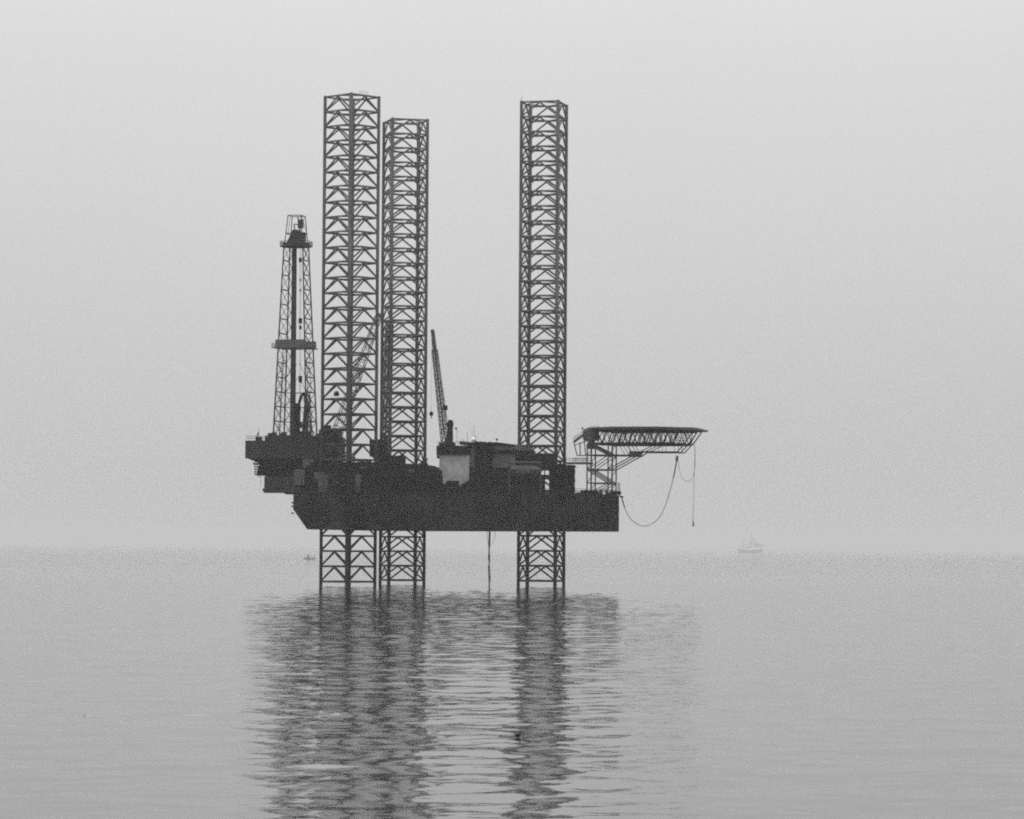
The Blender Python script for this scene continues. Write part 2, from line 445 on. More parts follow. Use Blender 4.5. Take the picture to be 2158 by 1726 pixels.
h = HB + (HT-HB)*fm; cx = dcx + (dtx-dcx)*fm
for (x0, x1, y0, y1) in ((-h-0.9, h+0.9, -h-0.9, -h), (-h-0.9, h+0.9, h, h+0.9), (-h-0.9, -h, -h, h), (h, h+0.9, -h, h)):
    mb.box((cx+x0, y0, zc), (cx+x1, y1, zc+0.22))
for (x0, x1, y0, y1) in ((-h-0.5, h+0.5, -h-0.6, -h-0.5), (-h-0.5, h+0.5, h+0.5, h+0.6)):
    mb.box((cx+x0, y0, zc+0.22), (cx+x1, y1, zc+1.9))
mb.box((cx-h-0.5, -h, zc+0.22), (cx-h-0.4, h, zc+1.9)); mb.box((cx+h+0.4, -h, zc+0.22), (cx+h+0.5, h, zc+1.2))
for s in (-1, 1):
    mb.box((cx+s*(h+0.9), -h-0.8, zc+0.02), (cx+s*(h+1.4), h*0.4, zc+0.16))
    mb.rail([Vector((cx+s*(h+1.35), -h-0.7, zc+0.1)), Vector((cx+s*(h+1.35), h*0.4, zc+0.1))], 1.1, 0.04, 0.5)
mb.build("monkey_board", M['lightp'], derrick)
mb = MB()                                   # crown platform
cx = dtx
oc = lambda r: [(cx + r*math.cos(R(22.5+45*k)), r*math.sin(R(22.5+45*k))) for k in range(8)]
mb.prism(oc(3.7), DZ1-0.2, DZ1+0.15); mb.prism(oc(3.1), DZ1+0.15, DZ1+0.75)
pts = [Vector((x, y, DZ1+0.1)) for x, y in oc(3.75)]; mb.rail(pts+[pts[0]], 1.0, 0.035, 0.45)
mb.build("crown_platform", M['derrick'], derrick)
mb = MB()                                   # crown block with sheaves
zb = DZ1+0.75
mb.profile([(cx-2.2, zb), (cx+2.0, zb), (cx+1.4, zb+1.4), (cx+0.9, zb+2.6), (cx+0.4, zb+3.0), (cx-0.6, zb+3.0), (cx-1.0, zb+2.5), (cx-1.5, zb+1.2)], -0.8, -0.5)
mb.profile([(cx-2.2, zb), (cx+2.0, zb), (cx+1.4, zb+1.4), (cx+0.9, zb+2.6), (cx+0.4, zb+3.0), (cx-0.6, zb+3.0), (cx-1.0, zb+2.5), (cx-1.5, zb+1.2)], 0.5, 0.8)
for k in range(5): mb.bar((cx-0.1, -0.42+k*0.18, zb+1.35), (cx-0.1, -0.30+k*0.18, zb+1.35), 1.1, 14)
mb.box((cx+1.0, -0.45, zb), (cx+2.1, 0.9, zb+2.4), 0.2)
mb.build("crown_block", M['derrick'], derrick)
mb = MB()                                   # gin pole frame above the crown
zt = rl(624, 455, 0).z
T = lambda i, j, f: Vector((cx + i*(2.1 + (1.55-2.1)*f), j*(2.1 + (1.55-2.1)*f), DZ1+0.7 + (zt-DZ1-0.7)*f))
for c in cor: mb.bar(T(*c, 0), T(*c, 1), 0.11, 5)
for f in (0.34, 1.0):
    for e in range(4): mb.bar(T(*cor[e], f), T(*cor[(e+1) % 4], f), 0.10, 5)
mb.bar(T(-0.6, -1, 1), T(-0.75, -1, 0.25), 0.06, 4); mb.bar(T(0, -1, 0.68), T(0.1, -1, 0.4), 0.14, 5); mb.bar(T(0, -1, 0.68), T(1, -1, 0.62), 0.12, 5)
mb.box(tuple(T(0.25, -0.3, 0.55)), tuple(T(0.95, 0.3, 0.86))); mb.bar(T(0.2, 0, 0.95), T(0.6, 0, 0.2), 0.16, 5)
mb.bar(T(-1, 1, 0), T(1, 1, 1), 0.05, 4); mb.bar(T(1, -1, 1), T(1, 1, 0.4), 0.06, 4)
mb.build("gin_pole", M['derrick'], derrick)

# cranes ------------------------------------------------------------------------
# 1. crane on the pale house, jib up in the open
V1 = -3.0
mb = MB()
foot, tip = rl(938, 930, V1), rl(912.5, 706, V1)
lattice_boom(mb, foot, foot.lerp(tip, 0.86), 1.5, 1.05, 22, 0.10, 0.06)
mb.path([foot.lerp(tip, 0.05), foot.lerp(tip, 0.86)], 0.22, 6)
k = foot.lerp(tip, 0.86)
mb.bar(foot.lerp(tip, 0.84), rl(912, 698, V1), 0.52, 8, 0.42)
mb.ball(rl(911.5, 698, V1), 0.5, 8)
crane1 = mb.build("crane", M['mid'], rig); tag(crane1, "crane on the pale house with its slim jib raised steeply")
mb = MB()
a = rl(944, 940, V1); b = rl(949, 900, V1)
mb.bar(a+Vector((-0.9, 0, 0)), b+Vector((-0.2, 0, 0)), 0.25, 6); mb.bar(a+Vector((0.9, 0, 0)), b+Vector((0.3, 0, 0)), 0.3, 6)
mb.bar(a+Vector((0.1, 0, 0)), b+Vector((0, 0, 1.0)), 0.65, 8, 0.5); mb.ball(b+Vector((0, 0, 0.6)), 0.75, 8, 1, .6, 1.5)
mb.build("gantry_mast", M['dark'], crane1)
mb = MB()
j = rl(938, 860, V1); mb.bar(rl(948, 902, V1), j, 0.04, 4); mb.bar(j, tip, 0.03, 4)
mb.box((j.x-0.55, V1-.4, j.z-0.5), (j.x+0.5, V1+.4, j.z+0.6), 0.15)
for o in (-0.1, 0.15): mb.bar(foot.lerp(tip, 0.5)+Vector((0.9+o, 0, 0)), j+Vector((o, 0, 0)), 0.025, 4)
mb.build("boom_hoist", M['dark'], crane1)
mb = MB()
hb = rl(909, 872, V1); mb.bar(rl(909.5, 705, V1), hb, 0.022, 4); mb.ball(hb, 0.48, 8, 1, 1, 1.15); mb.bar(hb-Vector((0, 0, 0.4)), hb-Vector((0, 0, 1.1)), 0.10, 5)
mb.build("hook_block", M['dark'], crane1)

# 2. crane left of the near leg, its boom seen through the lattice
V2 = -9.0
mb = MB()
foot, tip = rl(706, 925, V2), rl(797, 668, V2)
lattice_boom(mb, foot, tip, 2.1, 1.2, 20, 0.09, 0.05)
mb.bar(tip, tip + (tip-foot).normalized()*0.9, 0.6, 8, 0.4)
crane2 = mb.build("crane", M['mid'], rig); tag(crane2, "crane beside the derrick whose boom slants behind the lattice leg")
mb = MB()
pbox(mb, 686, 713, 906, 933, V2-1.5, 3.4, 0.3); pbox(mb, 696, 707, 933, 968, V2-1.2, 1.4, 0.3)
pbox(mb, 676, 694, 896, 922, V2-0.8, 1.6, 0.2); pbox(mb, 668, 690, 926, 936, V2-0.8, 1.6, 0.2)
c = rl(700, 968, V2); mb.bar((c.x, V2, ZT), (c.x, V2, c.z+1), 1.1, 12)
mb.bar(rl(688, 934, V2), rl(690, 966, V2), 0.12, 5); mb.bar(rl(694, 962, V2), rl(734, 953, V2), 0.18, 5)
mb.build("cab", M['dark'], crane2)
mb = MB()
hb = rl(709, 829, V2-6); t2 = rl(712, 700, V2-6)
mb.ball(hb, 0.55, 8); mb.box((hb.x-.6, hb.y-.3, hb.z-.6), (hb.x+.6, hb.y+.3, hb.z+.1), 0.2); mb.bar(hb, tip, 0.02, 4)
mb.build("hook_block", M['dark'], crane2)

# 3. crane on the far side, boom almost upright between the aft legs
V3 = 4.0
mb = MB()
foot, tip = rl(811, 955, V3), rl(821, 676, V3)
lattice_boom(mb, foot, tip, 2.0, 1.3, 26, 0.14, 0.09)
mb.path([foot, tip], 0.22, 6)
crane3 = mb.build("crane", M['mid'], rig); tag(crane3, "crane with near upright boom between the two left legs")
mb = MB()
pbox(mb, 778, 812, 926, 962, V3-1.5, 3.5, 0.3); pbox(mb, 798, 846, 960, 978, V3-2, 4, 0.4)
c = rl(806, 975, V3); mb.bar((c.x, V3, ZT), (c.x, V3, c.z+2), 1.3, 12)
mb.build("cab", M['dark'], crane3)

# pale house under crane 1 and the quarters ---------------------------------------
VH = -9.0
mb = MB(); a, b = rl(926, 957, VH), rl(988, 1040, VH); mb.box((a.x, VH, ZT), (b.x, VH+10, a.z))
ph = mb.build("pale_deckhouse", M['house'], rig); tag(ph, "pale grey deckhouse wall")
mb = MB(); a, b = rl(919, 939, VH-0.6), rl(988, 957.5, VH-0.6); mb.box((a.x, VH-0.6, b.z+0.003), (b.x, VH+10.4, a.z), 0.3)
a, b = rl(919, 957, VH-0.5), rl(925, 966, VH-0.5); mb.box((a.x+0.1, VH-0.4, b.z), (b.x-0.1, VH+9, a.z+0.2), 0.2)
for k in range(8):
    x = a.x + 0.4 + k*0.85; z = rl(940, 957, VH).z; mb.box((x, VH-0.75, z+0.15), (x+0.35, VH-0.6, z+1.6))
mb.build("roof", M['dark'], ph)
mb = MB(); z = rl(940, 939, VH).z
mb.rail([Vector((a.x+0.3, VH-0.4, z)), Vector((b.x+6.5, VH-0.4, z))], 0.9, 0.03, 1.0); mb.build("handrail", M['mid'], ph)
mb = MB(); c = rl(943, 939, V1); mb.bar((c.x, V1, z-0.3), (c.x, V1, z+0.8), 1.3, 12); mb.box((c.x-1.8, V1-1, z+0.02), (c.x+1.6, V1+1.2, z+0.9), 0.2)
mb.build("slewing_ring", M['dark'], crane1)

VQ = -8.0
mb = MB()
a, b = rl(988, 937, VQ), rl(1092, 1040, VQ); mb.box((a.x, VQ, ZT), (b.x, VQ+13, a.z))
a = rl(988, 938, VQ); q = mb.build("accommodation_block", M['quart'], rig)
mb = MB()
P_ = [rl(x, y, VQ-0.7) for x, y in ((967, 930), (1000, 932), (1048, 932), (1082, 936.5), (1084, 940), (1050, 937), (1000, 938), (969, 937))]
mb.profile([(p.x, p.z) for p in P_], VQ-0.7, VQ+12)
P_ = [rl(x, y, VQ-0.8) for x, y in ((1034, 950), (1090, 947), (1092, 953), (1034, 956))]
mb.profile([(p.x, p.z) for p in P_], VQ-0.8, VQ-0.02)
mb.build("roof", M['dark'], q)
mb = MB()
pbox(mb, 1036, 1083, 940.5, 947.5, VQ-0.25, 0.24); pbox(mb, 1046, 1056, 958, 976, VQ-0.2, 0.19); pbox(mb, 1060, 1073, 957, 972, VQ-0.2, 0.19)
mb.build("wall_panel", M['lightp'], q)
mb = MB()
for x, y0, y1, r in ((1003, 929, 1005, .30), (1007, 931, 1010, .22), (1012, 930, 1004, .26), (1017, 931, 1012, .38), (1022, 931, 1002, .30), (1026, 932, 1008, .26), (1032, 931, 1006, .30), (1036, 933, 1010, .24)):
    mb.bar(rl(x, y0, VQ-1.2), rl(x, y1+20, VQ-1.2), r, 8)
for y_ in (950, 968, 990): mb.bar(rl(1000, y_, VQ-1.1), rl(1038, y_, VQ-1.1), 0.10, 5)
mb.build("exhaust_pipe", M['dark'], q)
mb = MB()
for x, y0, r in ((985, 912, .05), (977, 922, .04), (999, 898, .04), (995, 904, .03), (1002, 917, .06), (1047, 925, .05), (963, 905, .04), (973, 926, .05)):
    p = rl(x, 934, VQ+2); mb.bar(p, rl(x, y0, VQ+2), r, 4)
for x, y in ((1047, 926), (961, 903)): mb.ball(rl(x, y, VQ+2), 0.28, 6)
mb.build("aerial", M['mid'], q)
mb = MB(); mb.ball(rl(997.5, 926, VQ+1), 0.5, 10); mb.bar(rl(997.5, 932, VQ+1), rl(997.5, 927, VQ+1), 0.2, 8); mb.build("radome", M['white'], q, True)

mb = MB()                                             # dark stores in front of the single leg
pbox(mb, 1085, 1157, 955, 986, -14, 8, 0.5); pbox(mb, 1092, 1120, 949, 956, -12, 4, 0.3); pbox(mb, 1010, 1132, 1001, 1045, -14, 7, 0.4)
pbox(mb, 988, 1072, 985, 1045, -15, 6, 0.5); pbox(mb, 1136, 1170, 981, 985, -13, 5)
for x in (1148, 1158): mb.bar(rl(x, 984, -13), rl(x, 1042, -13), 0.12, 5)
mb.bar(rl(1140, 1008, -13), rl(1166, 1006, -13), 0.4, 5)
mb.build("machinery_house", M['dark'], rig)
mb = MB()
P_ = [rl(x, y, -17) for x, y in ((925, 1024), (940, 1019), (952, 1026), (962, 1029), (975, 1019), (990, 1011), (1006, 1012), (1010, 1045), (920, 1045))]
mb.profile([(p.x, p.z) for p in P_], -17, -12)
P_ = [rl(x, y, -20) for x, y in ((880, 1000), (905, 985), (919, 990), (922, 1022), (925, 1045), (880, 1045))]
mb.profile([(p.x, p.z) for p in P_], -20, -15)
mb.build("deck_machinery", M['dark'], rig)

# helideck -------------------------------------------------------------------------
zd = rl(1365, 903, 0).z
uc = (rl(1247, 905, 0).x + rl(1474, 910, 0).x)/2; RD = (rl(1474, 910, 0).x - rl(1247, 905, 0).x)/2
oct_ = lambda r: [(uc + r/math.cos(R(22.5))*math.cos(R(22.5+45*k)), r/math.cos(R(22.5))*math.sin(R(22.5+45*k))) for k in range(8)]
mb = MB(); mb.prism(oct_(RD), zd-0.32, zd)
heli = mb.build("helideck", M['dark'], rig)
mb = MB()                                             # safety net frame round the deck, rising outward
o0, o1 = oct_(RD), oct_(RD+0.9)
for k in range(8):
    k2 = (k+1) % 8
    if k in (3,): continue
    n = 7
    for i in range(n+1):
        t = i/n
        p0 = Vector((o0[k][0]*(1-t)+o0[k2][0]*t, o0[k][1]*(1-t)+o0[k2][1]*t, zd-0.6)); p1 = Vector((o1[k][0]*(1-t)+o1[k2][0]*t, o1[k][1]*(1-t)+o1[k2][1]*t, zd-0.27))
        mb.bar(p0, p1, 0.05, 4)
    for f in (0.35, 0.7, 1.0):
        a = Vector((*[o0[k][i]*(1-f)+o1[k][i]*f for i in (0, 1)], zd-0.6+0.33*f)); b = Vector((*[o0[k2][i]*(1-f)+o1[k2][i]*f for i in (0, 1)], zd-0.6+0.33*f))
        mb.bar(a, b, 0.045, 4)
for k in (6, 7, 0):                                   # close netting at the outer end
    k2 = (k+1) % 8; f0, f1 = 0.05, 0.97
    pt = lambda i, f, z: (o0[i][0]*(1-f)+o1[i][0]*f, o0[i][1]*(1-f)+o1[i][1]*f, z)
    mb.rings([[pt(k, f0, zd-0.45), pt(k, f1, zd-0.62), pt(k, f1, zd-0.3), pt(k, f0, zd-0.25)], [pt(k2, f0, zd-0.45), pt(k2, f1, zd-0.62), pt(k2, f1, zd-0.35), pt(k2, f0, zd-0.25)]])
mb.build("safety_net", M['mid'], heli)
mb = MB()                                             # truss under the deck
zt_ = rl(1365, 936.5, 0).z
ul, ur = rl(1258, 936, 0).x, rl(1452, 936, 0).x
vs_ = (-9.5, -4.7, 0, 4.7, 9.5)
for v in vs_:
    half = RD*(1.0 if abs(v) < 5 else 0.82)
    a0, a1 = max(ul, uc-half*0.98), min(ur, uc+half*0.80)
    mb.bar((a0, v, zt_), (a1, v, zt_), 0.16, 5); mb.bar((a0, v, zd-0.62), (uc+half*0.97, v, zd-0.62), 0.15, 5)
    mb.bar((a1, v, zt_), (uc+half*0.97, v, zd-0.62), 0.15, 5)
    n = 9
    for i in range(n):
        x0, x1 = a0+(a1-a0)*i/n, a0+(a1-a0)*(i+1)/n; xm = (x0+x1)/2
        mb.bar((x0, v, zt_), (xm, v, zd-0.62), 0.085, 4); mb.bar((xm, v, zd-0.62), (x1, v, zt_), 0.085, 4)
for i in range(10):
    x = ul + (ur-ul)*i/9; vv = 9.5 if abs(x-uc) < RD*0.8 else 5.0
    mb.bar((x, -vv, zt_), (x, vv, zt_), 0.09, 4)
    for j in range(4 if vv > 6 else 2):
        ys = vs_ if vv > 6 else (-4.7, 0, 4.7)
        mb.bar((x, ys[j], zt_), (x, ys[j+1], zd-0.62), 0.075, 4)
mb.build("deck_truss", M['dark'], heli)
mb = MB()                                             # support tower on the bow
uL, uR = rl(1246, 990, 0).x, rl(1290, 990, 0).x
ZK = [ZT, rl(1268, 1018.7, 0).z, rl(1268, 990.5, 0).z, rl(1268, 960, 0).z, zt_]
for v in (-4.2, 0, 4.2):
    for u in (uL, uR): mb.bar((u, v, ZT), (u, v, zt_), 0.19 if v == 0 else 0.16, 6)
    for z in ZK[1:4]: mb.bar((uL, v, z), (uR, v, z), 0.13, 5)
    mb.bar((uL, v, ZK[4]), (uR, v, ZK[3]), 0.17, 5); mb.bar((uL, v, ZK[2]), (uR, v, ZK[3]), 0.10, 4)
    mb.bar((uL, v, ZK[2]), (uR, v, ZK[1]), 0.17, 5); mb.bar((uL, v, ZK[0]), (uR, v, ZK[1]), 0.10, 4)
for u in (uL, uR):
    for k in range(4):
        mb.bar((u, -4.2, ZK[k]), (u, 4.2, ZK[k]), 0.10, 4); mb.bar((u, -4.2, ZK[k]), (u, 4.2, ZK[k+1]), 0.10, 4)
mb.build("support_tower", M['mid'], heli)
mb = MB()                                             # raking struts and the lower frame
p0, p1, p2, p3 = rl(1296, 990, 0), rl(1357, 953, 0), rl(1435, 953.5, 0), rl(1449, 938, 0)
for v in (-4.2, 0, 4.2):
    q = [Vector((p.x, v, p.z)) for p in (p0, p1, p2, p3)]; q[0].x = uR
    mb.path(q, 0.13, 5)
    up = rl(1392, 936, 0); mb.bar(q[1], (up.x, v, zt_), 0.10, 5); mb.bar((uR, v, ZK[3]), (q[1].x-1.0, v, ZK[3]), 0.12, 5)
    for x in (1312, 1330):
        w = rl(x, 940, 0); mb.bar((w.x, v, zt_), (w.x+1.5, v, ZK[3]), 0.07, 4)
    for f in (0.5, 0.93):
        w = q[1].lerp(q[2], f); mb.bar(w, (w.x, v, zt_), 0.06, 4)
for q_ in (p1, p2): mb.bar((q_.x, -4.2, q_.z), (q_.x, 4.2, q_.z), 0.10, 5)
mb.box((p1.x-2.4, -4.6, p1.z-1.2), (p1.x+0.4, -3.8, p1.z+0.1))
mb.build("raking_strut", M['mid'], heli)
mb = MB()                                             # access stair and landing at the left end
for v in (-6.5, -4.8):
    mb.path([rl(1209, 930, v), rl(1216, 960, v), rl(1246, 960, v)], 0.13, 5)
    mb.bar(rl(1222, 932, v), rl(1223, 960, v), 0.13, 5); mb.bar(rl(1231, 925, v), rl(1234, 960, v), 0.12, 5)
    mb.bar(rl(1209, 930, v), rl(1240, 912, v), 0.16, 5); mb.bar(rl(1212, 938, v), rl(1250, 925, v), 0.10, 5)
    mb.bar(rl(1228, 920, v), rl(1252, 938, v), 0.22, 5)
pbox(mb, 1228, 1256, 906, 928, -6.5, 3.5, 0.4); pbox(mb, 1238, 1250, 928, 946, -6.0, 2, 0.3); mb.bar(rl(1210, 931, -5), rl(1244, 906, -5), 0.3, 5)
mb.rail([rl(1209, 930, -6.5), rl(1228, 918, -6.5)], 0.9, 0.05, 0.8)
pbox(mb, 1191, 1244, 974, 978, -5, 3); mb.rail([rl(1193, 975, -5), rl(1242, 975, -5)], 1.0, 0.045, 0.7)
for x in range(1209, 1240, 4): mb.bar(rl(x, 966, -3), rl(x, 975, -3), 0.06, 4)
mb.bar(rl(1207, 966, -3), rl(1240, 966, -3), 0.08, 4)
mb.bar(rl(1237, 962, -4.5), rl(1237, 1036, -4.5), 0.13, 5)
mb.build("stair", M['mid'], heli)
mb = MB()
for x, y0, s in ((1227, 902, .22), (1243, 899, .1), (1262, 899, .05)):
    p = rl(x, 912, -3); q2 = rl(x, y0, -3); mb.bar(p, q2, 0.05, 4); mb.ball(q2, s, 6)
mb.rail([rl(1245, 904, -3), rl(1263, 903, -3)], 0.6, 0.03, 0.6)
mb.build("beacon", M['mid'], heli)
mb = MB()                                             # windlass and lockers on the bow deck
for k in range(12):
    x = rnd.uniform(1222, 1300); p = rl(x, 1036, -4); h = rnd.uniform(0.3, 1.0); s = rnd.uniform(0.5, 1.2)
    mb.box((p.x-s, -5.5, ZT), (p.x+s, -3.5, ZT+h), 0.15)
mb.bar(rl(1303, 1044, -5), rl(1303, 1016, -5), 0.10, 5); mb.bar(rl(1306, 1044, -3), rl(1306, 1018, -3), 0.08, 5)
mb.build("windlass", M['dark'], rig)
mb = MB(); a = rl(1309.5, 1046, -6.5); mb.bar((a.x, -6.5, a.z), (a.x+0.7, -6.5, a.z-2.4), 0.14, 5); mb.bar((a.x-0.3, -6.5, a.z), (a.x+0.4, -6.5, a.z-0.2), 0.2, 5)
mb.build("hose_bracket", M['dark'], rig)

# ------------------------------------------------ things that hang from or rest on it
def place(o):
    """put a thing modelled in platform coordinates into the world"""
    o.matrix_world = Matrix.Translation(RIG) @ Matrix.Rotation(-PSI, 4, 'Z') @ o.matrix_world
    return o
def rebase(o):
    """move a top-level mesh's origin to the bottom middle of its geometry"""
    me = o.data; vs = [v.co.copy() for v in me.vertices]
    c = Vector(((min(v.x for v in vs)+max(v.x for v in vs))/2, (min(v.y for v in vs)+max(v.y for v in vs))/2, min(v.z for v in vs)))
    me.transform(Matrix.Translation(-c)); o.matrix_world = o.matrix_world @ Matrix.Translation(c)
    return o

# lifeboat in its davits
LV = -19.5
c = rl(1107, 992, LV)
lb = empty("lifeboat", (0, 0, 0)); tag(lb, "enclosed capsule lifeboat hung beside the single right leg", "lifeboat")
mb = MB(); rs = []
for k in range(13):
    t = -1 + 2*k/12; s = (1-abs(t)**3.2)**0.5 if abs(t) < 1 else 0.0
    s = max(s, 0.12); rs.append([(t*3.7, 1.35*s*math.cos(2*math.pi*j/12), (1.15 if math.sin(2*math.pi*j/12) > 0 else 1.5)*s*math.sin(2*math.pi*j/12)) for j in range(12)])
mb.rings(rs); mb.build("shell", M['boatgrey'], lb, True)
mb = MB(); mb.box((-1.4, -0.7, 0.85), (1.9, 0.7, 1.25), 0.3); mb.build("canopy", M['boatgrey'], lb)
mb = MB(); mb.box((-3.5, -1.3, -0.08), (3.5, -1.2, 0.10)); mb.box((-3.5, 1.2, -0.08), (3.5, 1.3, 0.10)); mb.build("rubbing_strake", M['dark'], lb)
lb.location = RIG + Matrix.Rotation(-PSI, 3, 'Z') @ Vector((c.x, LV, c.z)); lb.rotation_euler = (0, 0, -PSI)
mb = MB()
for x in (1073, 1139):
    MB().path([rl(x, 1040, LV+3), rl(x, 990, LV+2.6), rl(x, 974, LV+0.4)], 0.20, 6).bar(rl(x, 974, LV+.2), rl(x, 984, LV), 0.05, 4).build("davit", M['mid'], rig)
mb.bar(rl(1069, 974, LV+.3), rl(1141, 975, LV+.3), 0.18, 5)
mb.build("davit_beam", M['mid'], rig)
mb = MB(); mb.box(tuple(rl(1088, 979, LV+1.6)), tuple(rl(1138, 983, LV+2.6))); mb.build("boat_platform", M['dark'], rig)

# hoses
def curve(pts, n=10):
    pts = [Vector(p) for p in pts]; out = []
    e = [pts[0]*2-pts[1]] + pts + [pts[-1]*2-pts[-2]]
    for i in range(1, len(e)-2):
        for k in range(n):
            t = k/n; a, b, c_, d = e[i-1], e[i], e[i+1], e[i+2]
            out.append(0.5*((2*b) + (c_-a)*t + (2*a-5*b+4*c_-d)*t*t + (3*b-a-3*c_+d)*t**3))
    return out + [pts[-1]]
hv = -5.0
mb = MB(); q = curve([rl(x, y, hv) for x, y in ((1311, 1051), (1316, 1070), (1327, 1091), (1340, 1103), (1357, 1108.5), (1373, 1104), (1389, 1091), (1401, 1068), (1412, 1034), (1420, 1003), (1425, 976), (1427.5, 961))])
n_ = len(q); mb.tube(q, [0.075 if i < n_*0.80 else (0.14 if i < n_*0.92 else 0.30) for i in range(n_)], 6)
o = mb.build("loading_hose", M['rope'], None, True); rebase(o); place(o); tag(o, "long dark hose sagging in a loop from hull end to helideck", "hose")
mb = MB(); q = curve([rl(x, y, hv) for x, y in ((1428, 961), (1430, 980), (1434, 1000), (1441, 1011), (1449, 1014.5), (1456, 1011), (1461, 1003), (1464, 985), (1465, 962), (1464, 938))]); mb.tube(q, 0.045, 5)
o = mb.build("slack_rope", M['rope'], None, True); rebase(o); place(o); tag(o, "thin slack rope hanging in a small loop under the helideck tip", "rope")
mb = MB(); mb.tube([rl(x, y, hv-0.3) for x, y in ((1463.5, 937), (1464.5, 960), (1463, 1000), (1462, 1050), (1460.5, 1100))], 0.045, 5)
a = rl(1461, 1104, hv-0.3); mb.bar(a+Vector((0, 0, .6)), a-Vector((0, 0, .4)), 0.16, 6); mb.bar(a+Vector((-.35, 0, -.4)), a+Vector((.3, 0, -.4)), 0.1, 5)
o = mb.build("hanging_rope", M['rope'], None, True); rebase(o); place(o); tag(o, "straight thin rope with a weighted end dangling below the helideck tip", "rope")
mb = MB()
hv2 = -12.0
mb.tube([rl(x, y, hv2) for x, y in ((1031.5, 1117), (1031, 1140), (1030.5, 1160), (1031.5, 1180), (1029.5, 1200), (1031, 1222), (1031, 1238))], 0.15, 6)
mb.tube([rl(x, y, hv2+.5) for x, y in ((1033, 1117), (1032.5, 1150), (1029, 1172), (1032, 1198), (1033, 1222), (1030, 1240))], 0.09, 5)
o = mb.build("water_hose", M['rope'], None, True); rebase(o); place(o); tag(o, "dark water intake hose hanging from the hull bottom to the sea", "hose")
for x0, x1, y1 in ((1027, 1029.5, 1150), (1043, 1038, 1146)):
    mb = MB(); mb.tube([rl(x0-0.5, 1117, hv2), rl(x0, 1130, hv2), rl(x1, y1, hv2)], 0.05, 5)
    o = mb.build("mooring_line", M['rope'], None, True); rebase(o); place(o)
    tag(o, "short loose line left of the intake hose under the hull" if x0 < 1035 else "short loose line right of the intake hose under the hull", "rope")

# ------------------------------------------------------------------ boats and floats
b = wp(652, 1179.5, 2260); bt = empty("fishing_boat", (b.x, b.y, 0.0), R(6))
tag(bt, "small grey fishing boat in the haze left of the platform legs", "boat")
mb = MB(); rs = []
for k in range(9):
    t = -1 + 2*k/8; wdt = 1.25*(1-max(0, t)**2.4*0.93); sh = 0.9 + 0.9*max(0, t)**2 + 0.15*t*t
    x = t*3.9
    rs.append([(x, 0, -0.35), (x, wdt*0.75, 0.0), (x, wdt, sh), (x, wdt*0.9, sh+0.05), (x, -wdt*0.9, sh+0.05), (x, -wdt, sh), (x, -wdt*0.75, 0.0)])
mb.rings(rs); mb.build("hull", M['fishing'], bt)
mb = MB(); mb.box((-1.7, -0.8, 0.9), (0.1, 0.8, 2.5), 0.2); mb.box((-2.0, -0.95, 2.5), (0.4, 0.95, 2.7), 0.2); mb.build("cabin", M['fishing'], bt)
mb = MB(); mb.bar((-0.9, 0, 2.7), (-0.9, 0, 3.6), 0.05, 5); mb.bar((2.6, 0, 1.2), (3.9, 0, 2.1), 0.05, 5); mb.build("mast", M['fishing'], bt)

b = wp(1581, 1167, 8000); sv = empty("sailing_vessel", (b.x, b.y, 0.0), R(-8)); sv.scale = (1.5, 1.5, 1.9)
tag(sv, "faint pale sailing vessel almost lost in the haze right of the platform", "ship")
mb = MB(); rs = []
for k in range(11):
    t = -1 + 2*k/10; wdt = 4.6*(1-abs(t)**2.6*0.9); sh = 3.0 + 2.6*t*t; x = t*20
    rs.append([(x*0.93, 0, -1.0), (x*0.96, wdt*0.7, 0.2), (x, wdt, sh), (x, wdt*0.92, sh+0.1), (x, -wdt*0.92, sh+0.1), (x, -wdt, sh), (x*0.96, -wdt*0.7, 0.2)])
mb.rings(rs); mb.build("hull", M['palehull'], sv)
MB().bar((2, 0, 2), (2, 0, 26), 0.35, 8, 0.15).build("mast", M['palehull'], sv); MB().bar((-9, 0, 2), (-9, 0, 19), 0.3, 8, 0.15).build("mast", M['palehull'], sv); MB().bar((18, 0, 5), (27, 0, 9), 0.25, 6, 0.1).build("bowsprit", M['palehull'], sv)
def sail(pts, bulge):
    mb = MB(); A, B, C_ = [Vector(p) for p in pts]; n = 8; vs, fs = [], []; ix = {}
    for s in (0, 1):
        for i in range(n+1):
            for j in range(n+1-i):
                k = n-i-j; p = (A*i + B*j + C_*k)/n; p = p + Vector((0, -bulge*27*i*j*k/n**3 + s*0.08, 0)); ix[(s, i, j)] = len(vs); vs.append(p)
        for i in range(n):
            for j in range(n-i):
                fs.append((ix[(s, i, j)], ix[(s, i+1, j)], ix[(s, i, j+1)]))
                if j < n-i-1: fs.append((ix[(s, i+1, j)], ix[(s, i+1, j+1)], ix[(s, i, j+1)]))
    mb.add(vs, fs); return mb.build("sail", M['sail'], sv, True)
sail(((1.5, 0, 25.5), (1.5, 0, 4.5), (-7.5, 0, 4.8)), 1.6); sail(((2.4, 0, 24), (24, 0, 8), (4, 0, 6)), 1.8); sail(((-9.4, 0, 18), (-9.4, 0, 5), (-18.5, 0, 5.4)), 1.3)

